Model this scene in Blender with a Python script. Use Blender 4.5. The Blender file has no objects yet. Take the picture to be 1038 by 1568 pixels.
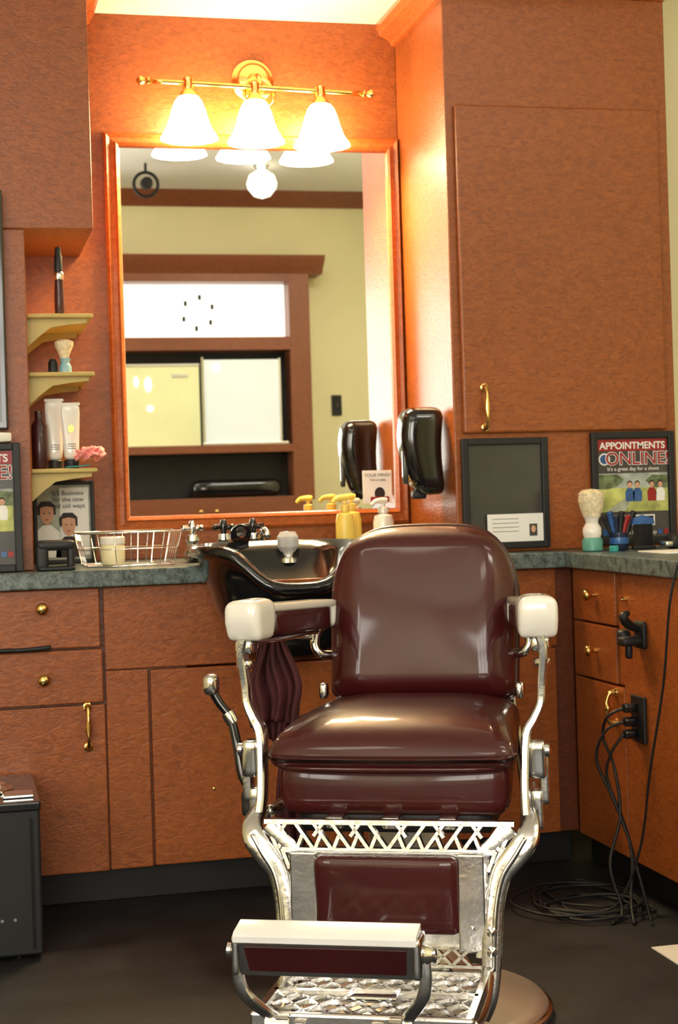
import bpy, bmesh, math, random
from mathutils import Vector, Matrix, Euler
random.seed(3)
scene=bpy.context.scene
COL=scene.collection
scene.view_settings.view_transform='Standard'
scene.view_settings.look='None'
scene.view_settings.exposure=0.40

# ------------------------------------------------------------------ materials
def M(name,col,rough=.5,metal=0,coat=0,var=.08,vs=12,bump=0,bs=60,emit=None,es=0,trans=0,ior=1.45,spec=.5,croug=.1):
    m=bpy.data.materials.new(name); m.use_nodes=True
    nt=m.node_tree; N=nt.nodes; L=nt.links; b=N['Principled BSDF']
    b.inputs['Roughness'].default_value=rough; b.inputs['Metallic'].default_value=metal
    b.inputs['Coat Weight'].default_value=coat; b.inputs['Coat Roughness'].default_value=croug
    b.inputs['Transmission Weight'].default_value=trans; b.inputs['IOR'].default_value=ior
    b.inputs['Specular IOR Level'].default_value=spec
    tc=N.new('ShaderNodeTexCoord'); n=N.new('ShaderNodeTexNoise'); n.inputs['Scale'].default_value=vs; n.inputs['Detail'].default_value=3
    L.new(tc.outputs['Object'],n.inputs['Vector'])
    r=N.new('ShaderNodeValToRGB'); r.color_ramp.elements[0].position=.3; r.color_ramp.elements[1].position=.7
    r.color_ramp.elements[0].color=tuple(max(0,c*(1-var)) for c in col)+(1,)
    r.color_ramp.elements[1].color=tuple(min(1,c*(1+var)) for c in col)+(1,)
    L.new(n.outputs['Fac'],r.inputs['Fac']); L.new(r.outputs['Color'],b.inputs['Base Color'])
    if bump:
        n2=N.new('ShaderNodeTexNoise'); n2.inputs['Scale'].default_value=bs; n2.inputs['Detail'].default_value=2
        L.new(tc.outputs['Object'],n2.inputs['Vector'])
        bp=N.new('ShaderNodeBump'); bp.inputs['Strength'].default_value=bump; bp.inputs['Distance'].default_value=.002
        L.new(n2.outputs['Fac'],bp.inputs['Height']); L.new(bp.outputs['Normal'],b.inputs['Normal'])
    if emit:
        b.inputs['Emission Color'].default_value=tuple(emit)+(1,); b.inputs['Emission Strength'].default_value=es
    return m

def wood(name,c0,c1,rough=.42,coat=.2):
    m=bpy.data.materials.new(name); m.use_nodes=True
    nt=m.node_tree; N=nt.nodes; L=nt.links; b=N['Principled BSDF']
    b.inputs['Roughness'].default_value=rough; b.inputs['Coat Weight'].default_value=coat; b.inputs['Coat Roughness'].default_value=.25
    b.inputs['Specular IOR Level'].default_value=.4
    tc=N.new('ShaderNodeTexCoord'); mp=N.new('ShaderNodeMapping'); mp.inputs['Scale'].default_value=(27,27,52); mp.inputs['Rotation'].default_value=(0,math.radians(28),0)
    n=N.new('ShaderNodeTexNoise'); n.inputs['Scale'].default_value=1.5; n.inputs['Detail'].default_value=2; n.inputs['Distortion'].default_value=1.2
    L.new(tc.outputs['Object'],mp.inputs['Vector']); L.new(mp.outputs['Vector'],n.inputs['Vector'])
    n3=N.new('ShaderNodeTexNoise'); n3.inputs['Scale'].default_value=1.7
    L.new(tc.outputs['Object'],n3.inputs['Vector'])
    ad=N.new('ShaderNodeMath'); ad.operation='MULTIPLY_ADD'; ad.inputs[1].default_value=.4; 
    L.new(n3.outputs['Fac'],ad.inputs[0]); L.new(n.outputs['Fac'],ad.inputs[2])
    r=N.new('ShaderNodeValToRGB'); r.color_ramp.elements[0].position=.50; r.color_ramp.elements[1].position=.90
    r.color_ramp.elements[0].color=tuple(c0)+(1,); r.color_ramp.elements[1].color=tuple(c1)+(1,)
    L.new(ad.outputs[0],r.inputs['Fac']); L.new(r.outputs['Color'],b.inputs['Base Color'])
    bp=N.new('ShaderNodeBump'); bp.inputs['Strength'].default_value=.42; bp.inputs['Distance'].default_value=.004
    L.new(n.outputs['Fac'],bp.inputs['Height']); L.new(bp.outputs['Normal'],b.inputs['Normal'])
    return m

def granite(name):
    m=bpy.data.materials.new(name); m.use_nodes=True
    nt=m.node_tree; N=nt.nodes; L=nt.links; b=N['Principled BSDF']; b.inputs['Roughness'].default_value=.3
    tc=N.new('ShaderNodeTexCoord'); v=N.new('ShaderNodeTexVoronoi'); v.inputs['Scale'].default_value=130
    n=N.new('ShaderNodeTexNoise'); n.inputs['Scale'].default_value=45; n.inputs['Detail'].default_value=5
    L.new(tc.outputs['Object'],v.inputs['Vector']); L.new(tc.outputs['Object'],n.inputs['Vector'])
    mx=N.new('ShaderNodeMath'); mx.operation='MULTIPLY_ADD'; mx.inputs[1].default_value=.35
    L.new(v.outputs['Distance'],mx.inputs[0]); L.new(n.outputs['Fac'],mx.inputs[2])
    r=N.new('ShaderNodeValToRGB'); e=r.color_ramp.elements; e[0].position=.45; e[0].color=(.022,.031,.030,1); e[1].position=.85; e[1].color=(.14,.18,.17,1)
    L.new(mx.outputs[0],r.inputs['Fac']); L.new(r.outputs['Color'],b.inputs['Base Color'])
    return m

WOOD=wood('cherry_wood',(.215,.053,.0085),(.335,.088,.0145))
WOOD2=wood('cherry_wood_trim',(.38,.09,.018),(.50,.13,.03),.25,.5)
WOOD3=wood('cherry_wood_dark',(.11,.027,.010),(.16,.042,.016))
WOOD4=wood('cherry_wood_back_bar',(.20,.060,.025),(.27,.085,.035))
CREAM=M('cream_paint',(.86,.80,.50),.7,var=.02,vs=2)
CEIL=M('ceiling_paint',(.86,.84,.78),.8,var=.02,vs=2)
FLOOR=M('dark_rubber_floor',(.015,.0155,.018),.6,var=.45,vs=7,bump=.3,bs=40,spec=.3)
GRAN=granite('green_granite')
LEATH=M('burgundy_leather',(.052,.0058,.0060),.42,coat=.62,var=.15,vs=6,bump=.10,bs=240,croug=.09,spec=.25)
LEATH2=M('burgundy_leather_dark',(.038,.005,.006),.4,coat=.3,var=.15,vs=6,bump=.12,bs=240)
CHROME=M('polished_nickel',(.80,.80,.80),.10,metal=1,var=.04,vs=20)
CAST=M('cast_nickel',(.74,.73,.72),.20,metal=1,var=.10,vs=30,bump=.3,bs=70)
BASEM=M('brushed_nickel_base',(.80,.77,.70),.36,metal=.9,var=.05,vs=10)
PORC=M('white_porcelain',(.80,.77,.70),.12,coat=.6,var=.02)
ENAM=M('white_enamel',(.72,.72,.72),.3,coat=.2,var=.03)
BRASS=M('brass',(.80,.52,.17),.2,metal=1,var=.06,vs=30)
BLACK=M('black_plastic',(.006,.006,.007),.12,coat=.6,var=.2)
BLACKM=M('black_matte',(.010,.010,.011),.5,var=.2)
MIRR=M('mirror_glass',(.95,.96,.94),.004,metal=1,var=0)
WHITE=M('white_paper',(.82,.81,.78),.6,var=.02)
CREAMP=M('cream_shelf_paint',(.50,.38,.12),.45,var=.08)
SHADE=M('lit_shade_glass',(.95,.9,.8),.3,var=.01,emit=(1,.76,.42),es=30)
YEL=M('yellow_plastic',(.85,.62,.12),.3,var=.05)
GLASS=M('crystal_glass',(.85,.85,.82),.06,trans=.45,var=.1)
PINK=M('pink_petal',(.85,.30,.28),.5,var=.2,vs=60)
BLUE=M('blue_plastic',(.03,.10,.30),.25,var=.3,vs=60)
NAVY=M('dark_navy_plastic',(.012,.02,.05),.25,var=.3,vs=60)
TEAL=M('teal_glaze',(.04,.30,.28),.25,var=.1)
BRIST=M('brush_bristle',(.72,.62,.42),.8,var=.25,vs=90,bump=.6,bs=200)
CLOTH=M('burgundy_cloth',(.055,.008,.010),.8,var=.25,vs=20,bump=.4,bs=150)
SKIN=M('photo_skin',(.6,.32,.2),.6)
HAIR=M('photo_hair',(.02,.012,.01),.6)
POST=M('poster_grey',(.06,.055,.05),.35,var=.3,vs=9)
POSTK=M('poster_photo_backdrop',(.40,.42,.34),.5,var=.35,vs=30)
MARO=M('poster_maroon',(.30,.012,.012),.4)
POSTB=M('poster_green_field',(.45,.47,.14),.5,var=.4,vs=25)
POSTS=M('poster_sky',(.40,.44,.40),.5,var=.4,vs=22)
TREE=M('poster_trees',(.13,.17,.08),.5,var=.6,vs=70)
SKYP=M('window_daylight',(.9,.9,.9),.5,var=.0,emit=(1,.96,.87),es=8.0)
FILLP=M('fill_light_panel',(.9,.9,.9),.5,var=.0,emit=(1,.92,.76),es=4.5)  # glow of the added ceiling fill panels
FILLP2=M('fill_light_panel_bright',(.9,.9,.9),.5,var=.0,emit=(1,.94,.80),es=14)  # stronger added fill, brightens the wall seen in the mirror
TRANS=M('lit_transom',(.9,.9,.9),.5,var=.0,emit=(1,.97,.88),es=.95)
WBOARD=M('pale_panel_glow',(.72,.76,.76),.4,var=.03,vs=3,emit=(.9,.95,.95),es=.22)  # slight glow put into the board colour, no lamp behind it
YWIN=M('yellow_panel_glow',(.72,.70,.38),.25,var=.1,vs=2,emit=(.9,.87,.45),es=.22)  # glow put into the yellow
GLINT=M('painted_lamp_glint',(.9,.9,.8),.3,var=.0,emit=(1,.95,.75),es=2)  # glowing colour for painted lamp reflections
GREYG=M('grey_glass',(.05,.05,.045),.12,var=.2,vs=4)

# ------------------------------------------------------------------ helpers
def link(o,parent=None):
    COL.objects.link(o)
    if parent is not None:
        o.parent=parent
        if parent.get('w'): o.matrix_parent_inverse=Matrix.Translation(-Vector(parent.location))
    return o
def group(name,loc=(0,0,0),rotz=0,world=True):
    e=bpy.data.objects.new(name,None); e.location=loc; e.rotation_euler=(0,0,rotz); e.empty_display_size=.1
    if world: e['w']=1
    COL.objects.link(e); return e
def mk(name,vs,fs,mat,parent=None,smooth=True,ang=None):
    me=bpy.data.meshes.new(name); me.from_pydata([tuple(v) for v in vs],[],fs)
    bm=bmesh.new(); bm.from_mesh(me); bmesh.ops.recalc_face_normals(bm,faces=bm.faces[:])
    if ang is not None:
        for f in bm.faces: f.smooth=True
        for e in bm.edges:
            if len(e.link_faces)==2 and e.calc_face_angle(0)>ang: e.smooth=False
    else:
        for f in bm.faces: f.smooth=smooth
    bm.to_mesh(me); bm.free(); me.materials.append(mat)
    return link(bpy.data.objects.new(name,me),parent)
def box(name,b,mat,parent=None,bev=.003,seg=2):
    x0,x1,y0,y1,z0,z1=b
    bm=bmesh.new(); bmesh.ops.create_cube(bm,size=1)
    for v in bm.verts:
        v.co=Vector(((x0+x1)/2+v.co.x*(x1-x0),(y0+y1)/2+v.co.y*(y1-y0),(z0+z1)/2+v.co.z*(z1-z0)))
    bv=min(bev,.45*min(x1-x0,y1-y0,z1-z0))
    if bv>0: bmesh.ops.bevel(bm,geom=bm.edges[:],offset=bv,segments=seg,profile=.5,affect='EDGES')
    me=bpy.data.meshes.new(name); bm.to_mesh(me); bm.free(); me.materials.append(mat)
    return link(bpy.data.objects.new(name,me),parent)
def rbox(name,c,h,r,mat,parent=None,n=8,deform=None,rot=(0,0,0)):
    bm=bmesh.new(); bmesh.ops.create_cube(bm,size=2)
    bmesh.ops.subdivide_edges(bm,edges=bm.edges[:],cuts=n,use_grid_fill=True)
    r=min(r,min(h)*.999); R=Euler(rot).to_matrix(); C=Vector(c)
    for v in bm.verts:
        p=Vector([math.copysign(1-(1-min(1,abs(t)))**1.5,t)*hh for t,hh in zip(v.co,h)])
        q=Vector([max(-(hh-r),min(hh-r,t)) for t,hh in zip(p,h)])
        d=p-q
        if d.length>1e-9: p=q+d.normalized()*r
        if deform: p=Vector(deform(p))
        v.co=C+R@p
    for f in bm.faces: f.smooth=True
    me=bpy.data.meshes.new(name); bm.to_mesh(me); bm.free(); me.materials.append(mat)
    return link(bpy.data.objects.new(name,me),parent)
def lathe(name,prof,loc,mat,parent=None,rot=(0,0,0),seg=32,ang=.7,flute=0):
    R=Euler(rot).to_matrix(); L0=Vector(loc); vs=[];fs=[]
    for r,z in prof:
        for i in range(seg):
            a=2*math.pi*i/seg; rr=r*(1+flute*math.cos(a*10))
            vs.append(L0+R@Vector((rr*math.cos(a),rr*math.sin(a),z)))
    for j in range(len(prof)-1):
        for i in range(seg):
            k=(i+1)%seg; fs.append((j*seg+i,j*seg+k,(j+1)*seg+k,(j+1)*seg+i))
    if prof[0][0]>1e-4 : fs.append(tuple(range(seg))[::-1])
    if prof[-1][0]>1e-4: fs.append(tuple((len(prof)-1)*seg+i for i in range(seg)))
    return mk(name,vs,fs,mat,parent,ang=ang)
def shell(name,prof,loc,mat,parent=None,seg=32,flute=0):
    vs=[];fs=[];L0=Vector(loc)
    for r,z in prof:
        for i in range(seg):
            a=2*math.pi*i/seg; rr=r*(1+flute*math.cos(a*12)); vs.append(L0+Vector((rr*math.cos(a),rr*math.sin(a),z)))
    for j in range(len(prof)-1):
        for i in range(seg):
            k=(i+1)%seg; fs.append((j*seg+i,j*seg+k,(j+1)*seg+k,(j+1)*seg+i))
    return mk(name,vs,fs,mat,parent)
def cr(P,sub,closed=False):
    out=[];n=len(P)
    rng=range(n) if closed else range(n-1)
    for i in rng:
        p0=P[(i-1)%n] if (closed or i>0) else P[0]; p1=P[i]; p2=P[(i+1)%n]
        p3=P[(i+2)%n] if (closed or i+2<n) else P[n-1]
        for k in range(sub):
            t=k/sub
            out.append([.5*((2*b)+(-a+c)*t+(2*a-5*b+4*c-d)*t*t+(-a+3*b-3*c+d)*t**3) for a,b,c,d in zip(p0,p1,p2,p3)])
    if not closed: out.append(list(P[-1]))
    return out
def tube(name,pts,r,mat,parent=None,seg=10,sub=6,flat=None,closed=False,sq=2):
    if not isinstance(r,(list,tuple)): r=[r]*len(pts)
    Q=cr([list(p)+[rr] for p,rr in zip(pts,r)],sub,closed)
    P=[Vector(q[:3]) for q in Q]; RR=[q[3] for q in Q]; n=len(P); vs=[];fs=[]; nv=None
    for i in range(n):
        t=((P[(i+1)%n]-P[i-1]) if closed or 0<i<n-1 else (P[1]-P[0] if i==0 else P[-1]-P[-2])).normalized()
        ref=Vector(flat[2]) if flat else (nv if nv is not None else (Vector((0,0,1)) if abs(t.z)<.9 else Vector((1,0,0))))
        nv=(ref-t*ref.dot(t)).normalized(); b=t.cross(nv)
        s1,s2=(flat[0],flat[1]) if flat else (1,1)
        for k in range(seg):
            a=2*math.pi*(k+.5)/seg; ca,sa=math.cos(a),math.sin(a)
            ca=math.copysign(abs(ca)**(2/sq),ca); sa=math.copysign(abs(sa)**(2/sq),sa)
            vs.append(P[i]+(nv*ca*s1+b*sa*s2)*RR[i])
    m=n if closed else n-1
    for i in range(m):
        j=(i+1)%n
        for k in range(seg):
            l=(k+1)%seg; fs.append((i*seg+k,i*seg+l,j*seg+l,j*seg+k))
    if not closed:
        fs.append(tuple(range(seg))[::-1]); fs.append(tuple((n-1)*seg+k for k in range(seg)))
    return mk(name,vs,fs,mat,parent,ang=(.5 if sq>2 else None))
def prism(name,poly,axis,a0,a1,mat,parent=None,ang=.6):
    vs=[]
    for a in (a0,a1):
        for p,q in poly:
            vs.append({'X':(a,p,q),'Y':(p,a,q),'Z':(p,q,a)}[axis])
    n=len(poly); fs=[tuple(range(n)),tuple(range(n,2*n))[::-1]]
    for i in range(n):
        j=(i+1)%n; fs.append((i,j,n+j,n+i))
    return mk(name,vs,fs,mat,parent,ang=ang)
def bars(name,segs,w,t,normal,mat,parent=None):
    vs=[];fs=[];nn=Vector(normal).normalized()
    for p,q in segs:
        p=Vector(p);q=Vector(q); d=(q-p).normalized(); s=nn.cross(d).normalized()*w/2; k=nn*t/2; b=len(vs)
        for e in (p,q):
            vs+= [e+s*.7+k,e-s*.7+k,e-s-k,e+s-k]
        fs+=[(b,b+1,b+2,b+3),(b+7,b+6,b+5,b+4)]
        for i in range(4):
            j=(i+1)%4; fs.append((b+i,b+4+i,b+4+j,b+j))
    return mk(name,vs,fs,mat,parent,smooth=False)
def text(name,s,loc,size,mat,parent,rot=(math.pi/2,0,0),off=0,sp=1):
    c=bpy.data.curves.new(name,'FONT'); c.body=s; c.size=size; c.align_x='CENTER'; c.extrude=.0003; c.offset=off; c.space_character=sp; c.materials.append(mat)
    o=bpy.data.objects.new(name,c); o.location=loc; o.rotation_euler=rot; return link(o,parent)
def disc(name,c,rx,rz,mat,parent,n=20,y=None):
    vs=[(c[0]+rx*math.cos(2*math.pi*i/n),c[1],c[2]+rz*math.sin(2*math.pi*i/n)) for i in range(n)]
    return mk(name,vs,[tuple(range(n))],mat,parent,smooth=False)
def flatpoly(name,pts,y,mat,parent): return mk(name,[(x,y,z) for x,z in pts],[tuple(range(len(pts)))],mat,parent,smooth=False)
FY=(math.pi/2,0,0)      # lathe axis -> -Y
FX=(0,-math.pi/2,0)     # lathe axis -> -X
KNOB=[(.007,0),(.006,.010),(.010,.015),(.0155,.021),(.0165,.027),(.013,.033),(.005,.036),(0,.0365)]

# ------------------------------------------------------------------ room shell
ZC=2.57
box('floor',(-2.6,3.5,-2.6,5.0,-.05,0),FLOOR,bev=0)
box('ceiling',(-2.6,3.5,-2.6,5.0,3.45,3.5),CEIL,bev=0)
box('wall_front',(-2.6,3.5,4.9,5.0,0,3.45),CREAM,bev=0)
box('wall_right',(3.4,3.5,-2.6,4.9,0,3.45),CREAM,bev=0)
wb=group('wall_back',(0,-2.5,0))
WX0,WX1,WZ0,WZ1=-2.3,.45,.85,2.75
box('lower',(-2.6,3.4,-2.6,-2.5,0,WZ0),CREAM,wb,0); box('upper',(-2.6,3.4,-2.6,-2.5,WZ1,3.45),CREAM,wb,0)
box('side_a',(-2.6,WX0,-2.6,-2.5,WZ0,WZ1),CREAM,wb,0); box('side_b',(WX1,3.4,-2.6,-2.5,WZ0,WZ1),CREAM,wb,0)
w1=group('window_1',(-1,-2.55,1.8))
box('pane',(WX0,WX1,-2.59,-2.58,WZ0,WZ1),SKYP,w1,0)
for k in range(4):
    x=WX0+(WX1-WX0)*k/3; box('mullion',(x-.03,x+.03,-2.57,-2.49,WZ0,WZ1),WOOD3,w1)
for z in (WZ0,2.2,WZ1): box('rail',(WX0,WX1,-2.57,-2.48,z-.03,z+.03),WOOD3,w1)
wl=group('wall_left',(-2.55,0,0))
box('lower',(-2.6,-2.5,-2.5,4.9,0,.9),CREAM,wl,0); box('upper',(-2.6,-2.5,-2.5,4.9,2.7,3.45),CREAM,wl,0)
box('side_a',(-2.6,-2.5,-2.5,-.9,.9,2.7),CREAM,wl,0); box('side_b',(-2.6,-2.5,.5,4.9,.9,2.7),CREAM,wl,0)
w2=group('window_2',(-2.55,0,1.8))
box('pane',(-2.59,-2.58,-.9,.5,.9,2.7),SKYP,w2,0)
for y in (-.9,-.2,.5): box('mullion',(-2.57,-2.49,y-.03,y+.03,.9,2.7),WOOD3,w2)
for z in (.9,2.7): box('rail',(-2.57,-2.48,-.9,.5,z-.03,z+.03),WOOD3,w2)
box('ceiling_soffit',(-2.5,2.085,4.15,4.9,ZC,3.45),CEIL,bev=0)
prism('trim_1',[(-2.5,3.33),(-2.485,3.33),(-2.47,3.36),(-2.42,3.42),(-2.41,3.45),(-2.5,3.45)],'X',-2.5,3.4,WOOD4)
box('baseboard_back',(-2.5,.5,-2.5,-2.48,0,.12),BLACKM)
box('baseboard_right',(3.38,3.4,-2.4,4.8,0,.12),BLACKM)
for (x,y,pm) in ((-1.2,1.2,FILLP),(2.3,1.5,FILLP),(.2,-.9,FILLP),(2.6,-.2,FILLP2)):  # added fill lights on the ceiling, kept out of the mirror's view
    g=group('ceiling_fill_light',(x,y,3.44))
    box('housing',(x-.62,x+.62,y-.33,y+.33,3.40,3.45),WHITE,g)
    box('diffuser',(x-.58,x+.58,y-.29,y+.29,3.385,3.40),pm,g,.002)

# ------------------------------------------------------------------ base cabinets
bc=group('base_cabinet',(.5,4.6,0))
box('carcass',(-.8,.60,4.325,4.89,.10,.86),WOOD3,bc)
box('carcass',(1.10,1.72,4.325,4.89,.10,.86),WOOD3,bc)
box('carcass_sink_back',(.60,1.10,4.50,4.89,.10,.86),WOOD3,bc)
box('carcass_sink_floor',(.60,1.10,4.325,4.50,.10,.55),WOOD3,bc)
box('toe_kick',(-.8,1.72,4.39,4.89,0,.10),BLACKM,bc)
def front(nm,b,p=bc,m=WOOD): return box(nm,b,m,p,.003)
front('drawer_front',(-.26,.366,4.298,4.325,.70,.857))
front('drawer_front',(-.26,.370,4.298,4.325,.552,.694))
front('door_panel',(-.26,.374,4.306,4.325,.10,.545))
front('drawer_front',(-.79,-.265,4.298,4.325,.10,.857))
front('sink_panel',(.378,1.665,4.312,4.325,.635,.857))
front('filler',(.378,.492,4.314,4.325,.10,.632))
front('door_panel',(.497,1.065,4.300,4.325,.105,.630))
front('door_panel',(1.075,1.655,4.300,4.325,.105,.630))
for z in (.808,.620): lathe('knob',KNOB,(.214,4.298,z),BRASS,bc,FY,20)
def pull(p,x,y,z0,z1,ax):
    zc=(z0+z1)/2; d=(0,-1) if ax=='Y' else (-1,0)
    pts=[(x+d[0]*t,y+d[1]*t,z) for t,z in ((0.002,z1-.004),(.018,z1-.006),(.028,z1-.03),(.024,zc),(.028,z0+.03),(.018,z0+.006),(0.002,z0+.004))]
    tube('pull_handle',pts,[.009,.006,.005,.010,.005,.006,.009],BRASS,p,8)
    for z in (z0+.004,z1-.004): lathe('rosette',[(.013,0),(.012,.004),(.005,.007),(0,.007)],(x,y,z),BRASS,p,FY if ax=='Y' else FX,14)
pull(bc,.327,4.306,.43,.545,'Y')
lathe('keyhole',[(.006,0),(.005,.004),(0,.005)],(.66,4.300,.30),BRASS,bc,FY,12)
ct=group('countertop',(.5,4.6,.88))
ZT=.905
box('slab_left',(-.8,.66,4.265,4.89,.86,ZT),GRAN,ct,.004)
box('slab_right',(1.04,1.68,4.265,4.388,.86,ZT),GRAN,ct,.004)
box('slab_right_back',(1.04,1.398,4.386,4.89,.86,ZT),GRAN,ct,.002)
box('slab_back',(.655,1.045,4.47,4.89,.86,ZT),GRAN,ct,.002)
box('slab_return',(1.675,2.35,2.5,4.388,.86,ZT),GRAN,ct,.004)
rc=group('peninsula_cabinet',(2.0,3.4,0))
box('carcass',(1.722,2.31,2.55,4.385,.10,.86),WOOD3,rc)
box('toe_kick',(1.78,2.28,2.6,4.385,0,.10),BLACKM,rc)
for (y0,y1,z0,z1) in ((3.975,4.27,.714,.857),(3.975,4.27,.558,.708),(3.93,4.27,.105,.552),(2.56,3.925,.105,.857)):
    box('front_panel',(1.70,1.722,y0,y1,z0,z1),WOOD,rc)
box('stile',(1.708,1.722,3.93,3.97,.558,.857),WOOD,rc)
for z in (.79,.637): lathe('knob',KNOB,(1.70,4.11,z),BRASS,rc,FX,20)
lathe('knob',[(.006,0),(.006,.008),(.004,.014),(0,.015)],(1.70,3.90,.79),BRASS,rc,FX,12)
pull(rc,1.70,3.985,.45,.54,'X')

# ------------------------------------------------------------------ tall cabinets
rt=group('tall_cabinet',(1.75,4.6,1.7))
box('body',(1.40,2.09,4.392,4.898,ZT+.001,ZC),WOOD,rt,.004)
box('door_panel',(1.425,2.055,4.372,4.392,1.25,2.195),WOOD,rt,.006)
pull(rt,1.487,4.372,1.262,1.385,'Y')
crown=[(0,0),(.012,.002),(.016,.014),(.03,.024),(.05,.034),(.056,.05),(.062,.055),(.062,.07),(0,.07)]
prism('crown_side',[(1.40-a,ZC-.07+b) for a,b in crown],'Y',4.335,4.888,WOOD2,rt)
prism('crown_front',[(4.392-a,ZC-.050+b) for a,b in crown],'X',1.34,2.09,WOOD2,rt)
lt=group('tall_cabinet',(0,4.6,1.7))
box('upper_body',(-.8,.388,4.392,4.898,1.828,ZC),WOOD,lt,.004)
box('pillar',(-.8,.203,4.394,4.898,ZT+.001,1.828),WOOD,lt,.003)
prism('crown_side',[(.388+a,ZC-.07+b) for a,b in crown],'Y',4.335,4.888,WOOD2,lt)
prism('crown_front',[(4.392-a,ZC-.07+b) for a,b in crown],'X',-.8,.45,WOOD2,lt)
box('wall_alcove_panel',(.203,1.40,4.888,4.9,ZT+.001,ZC),WOOD)
sg=group('niche_shelf',(.29,4.6,1.4))
for z in (1.604,1.444,1.18):
    t=.012
    box('board',(.204,.384,4.43,4.887,z-t,z),CREAMP,sg,.004)
    for ya in (4.45,4.84):
        prism('bracket',[(.204,z-t),(.37,z-t),(.368,z-t-.012),(.32,z-t-.016),(.27,z-t-.024),(.235,z-t-.05),(.204,z-t-.078)],'Y',ya,ya+.025,CREAMP,sg)

# ------------------------------------------------------------------ mirror (mitred frame)
mg=group('mirror',(.93,4.88,1.6))
box('glass',(.51,1.36,4.872,4.886,1.02,2.175),MIRR,mg,0)
PF=[(0,0),(0,.012),(.008,.024),(.018,.018),(.030,.022),(.036,.034),(.044,.030),(.048,.016),(.048,0)]
fx0,fx1,fz0,fz1=.468,1.398,.990,2.206; vs=[];fs=[]
for (x,z,sx,sz) in ((fx0,fz0,1,1),(fx1,fz0,-1,1),(fx1,fz1,-1,-1),(fx0,fz1,1,-1)):
    for a,b in PF: vs.append((x+sx*a,4.887-b,z+sz*a))
k=len(PF)
for c in range(4):
    d=(c+1)%4
    for i in range(k):
        j=(i+1)%k; fs.append((c*k+i,c*k+j,d*k+j,d*k+i))
mk('frame',vs,fs,WOOD2,mg,ang=.35)

# ------------------------------------------------------------------ vanity light
vl=group('vanity_light',(.92,4.8,2.33))
lathe('wall_plate',[(.066,0),(.066,.006),(.052,.014),(.046,.026),(.02,.032),(.012,.06),(0,.06)],(.935,4.887,2.375),BRASS,vl,FY)
tube('stem',[(.935,4.85,2.375),(.935,4.80,2.37),(.935,4.765,2.345),(.935,4.76,2.325)],.009,BRASS,vl)
for s in (-1,1): tube('scroll',[(.935,4.80,2.37),(.935+s*.03,4.79,2.35),(.935+s*.045,4.785,2.31),(.935+s*.03,4.785,2.28),(.935+s*.012,4.785,2.30)],.006,BRASS,vl,8)
tube('bar',[(.605,4.76,2.335),(.93,4.76,2.325),(1.25,4.76,2.315)],.0075,BRASS,vl)
for sx,x,z in ((-1,.605,2.335),(1,1.25,2.315)):
    lathe('finial',[(.004,0),(.012,.006),(.012,.012),(.006,.018),(.014,.028),(.014,.036),(.004,.044),(0,.046)],(x,4.76,z),BRASS,vl,(0,sx*math.pi/2,0),16)
for x,z in ((.715,2.332),(.918,2.325),(1.122,2.319)):
    lathe('arm_collar',[(.014,-.02),(.016,-.01),(.014,.0),(.016,.012),(.008,.02),(0,.022)],(x,4.76,z),BRASS,vl,seg=20)
    lathe('socket',[(.02,-.055),(.028,-.05),(.03,-.04),(.022,-.028),(.014,-.018)],(x,4.76,z),BRASS,vl,seg=20)
    shell('shade',[(.028,-.04),(.040,-.055),(.050,-.08),(.058,-.11),(.068,-.138),(.082,-.160),(.087,-.168),(.083,-.167),(.064,-.138),(.054,-.11),(.046,-.08),(.036,-.055)],(x,4.76,z),SHADE,vl,40,.015)
    l=bpy.data.lights.new('bulb_light','POINT'); l.energy=14; l.color=(1,.76,.42); l.shadow_soft_size=.03
    o=bpy.data.objects.new('bulb_light',l); o.location=(x,4.75,z-.12); link(o,vl)

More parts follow.
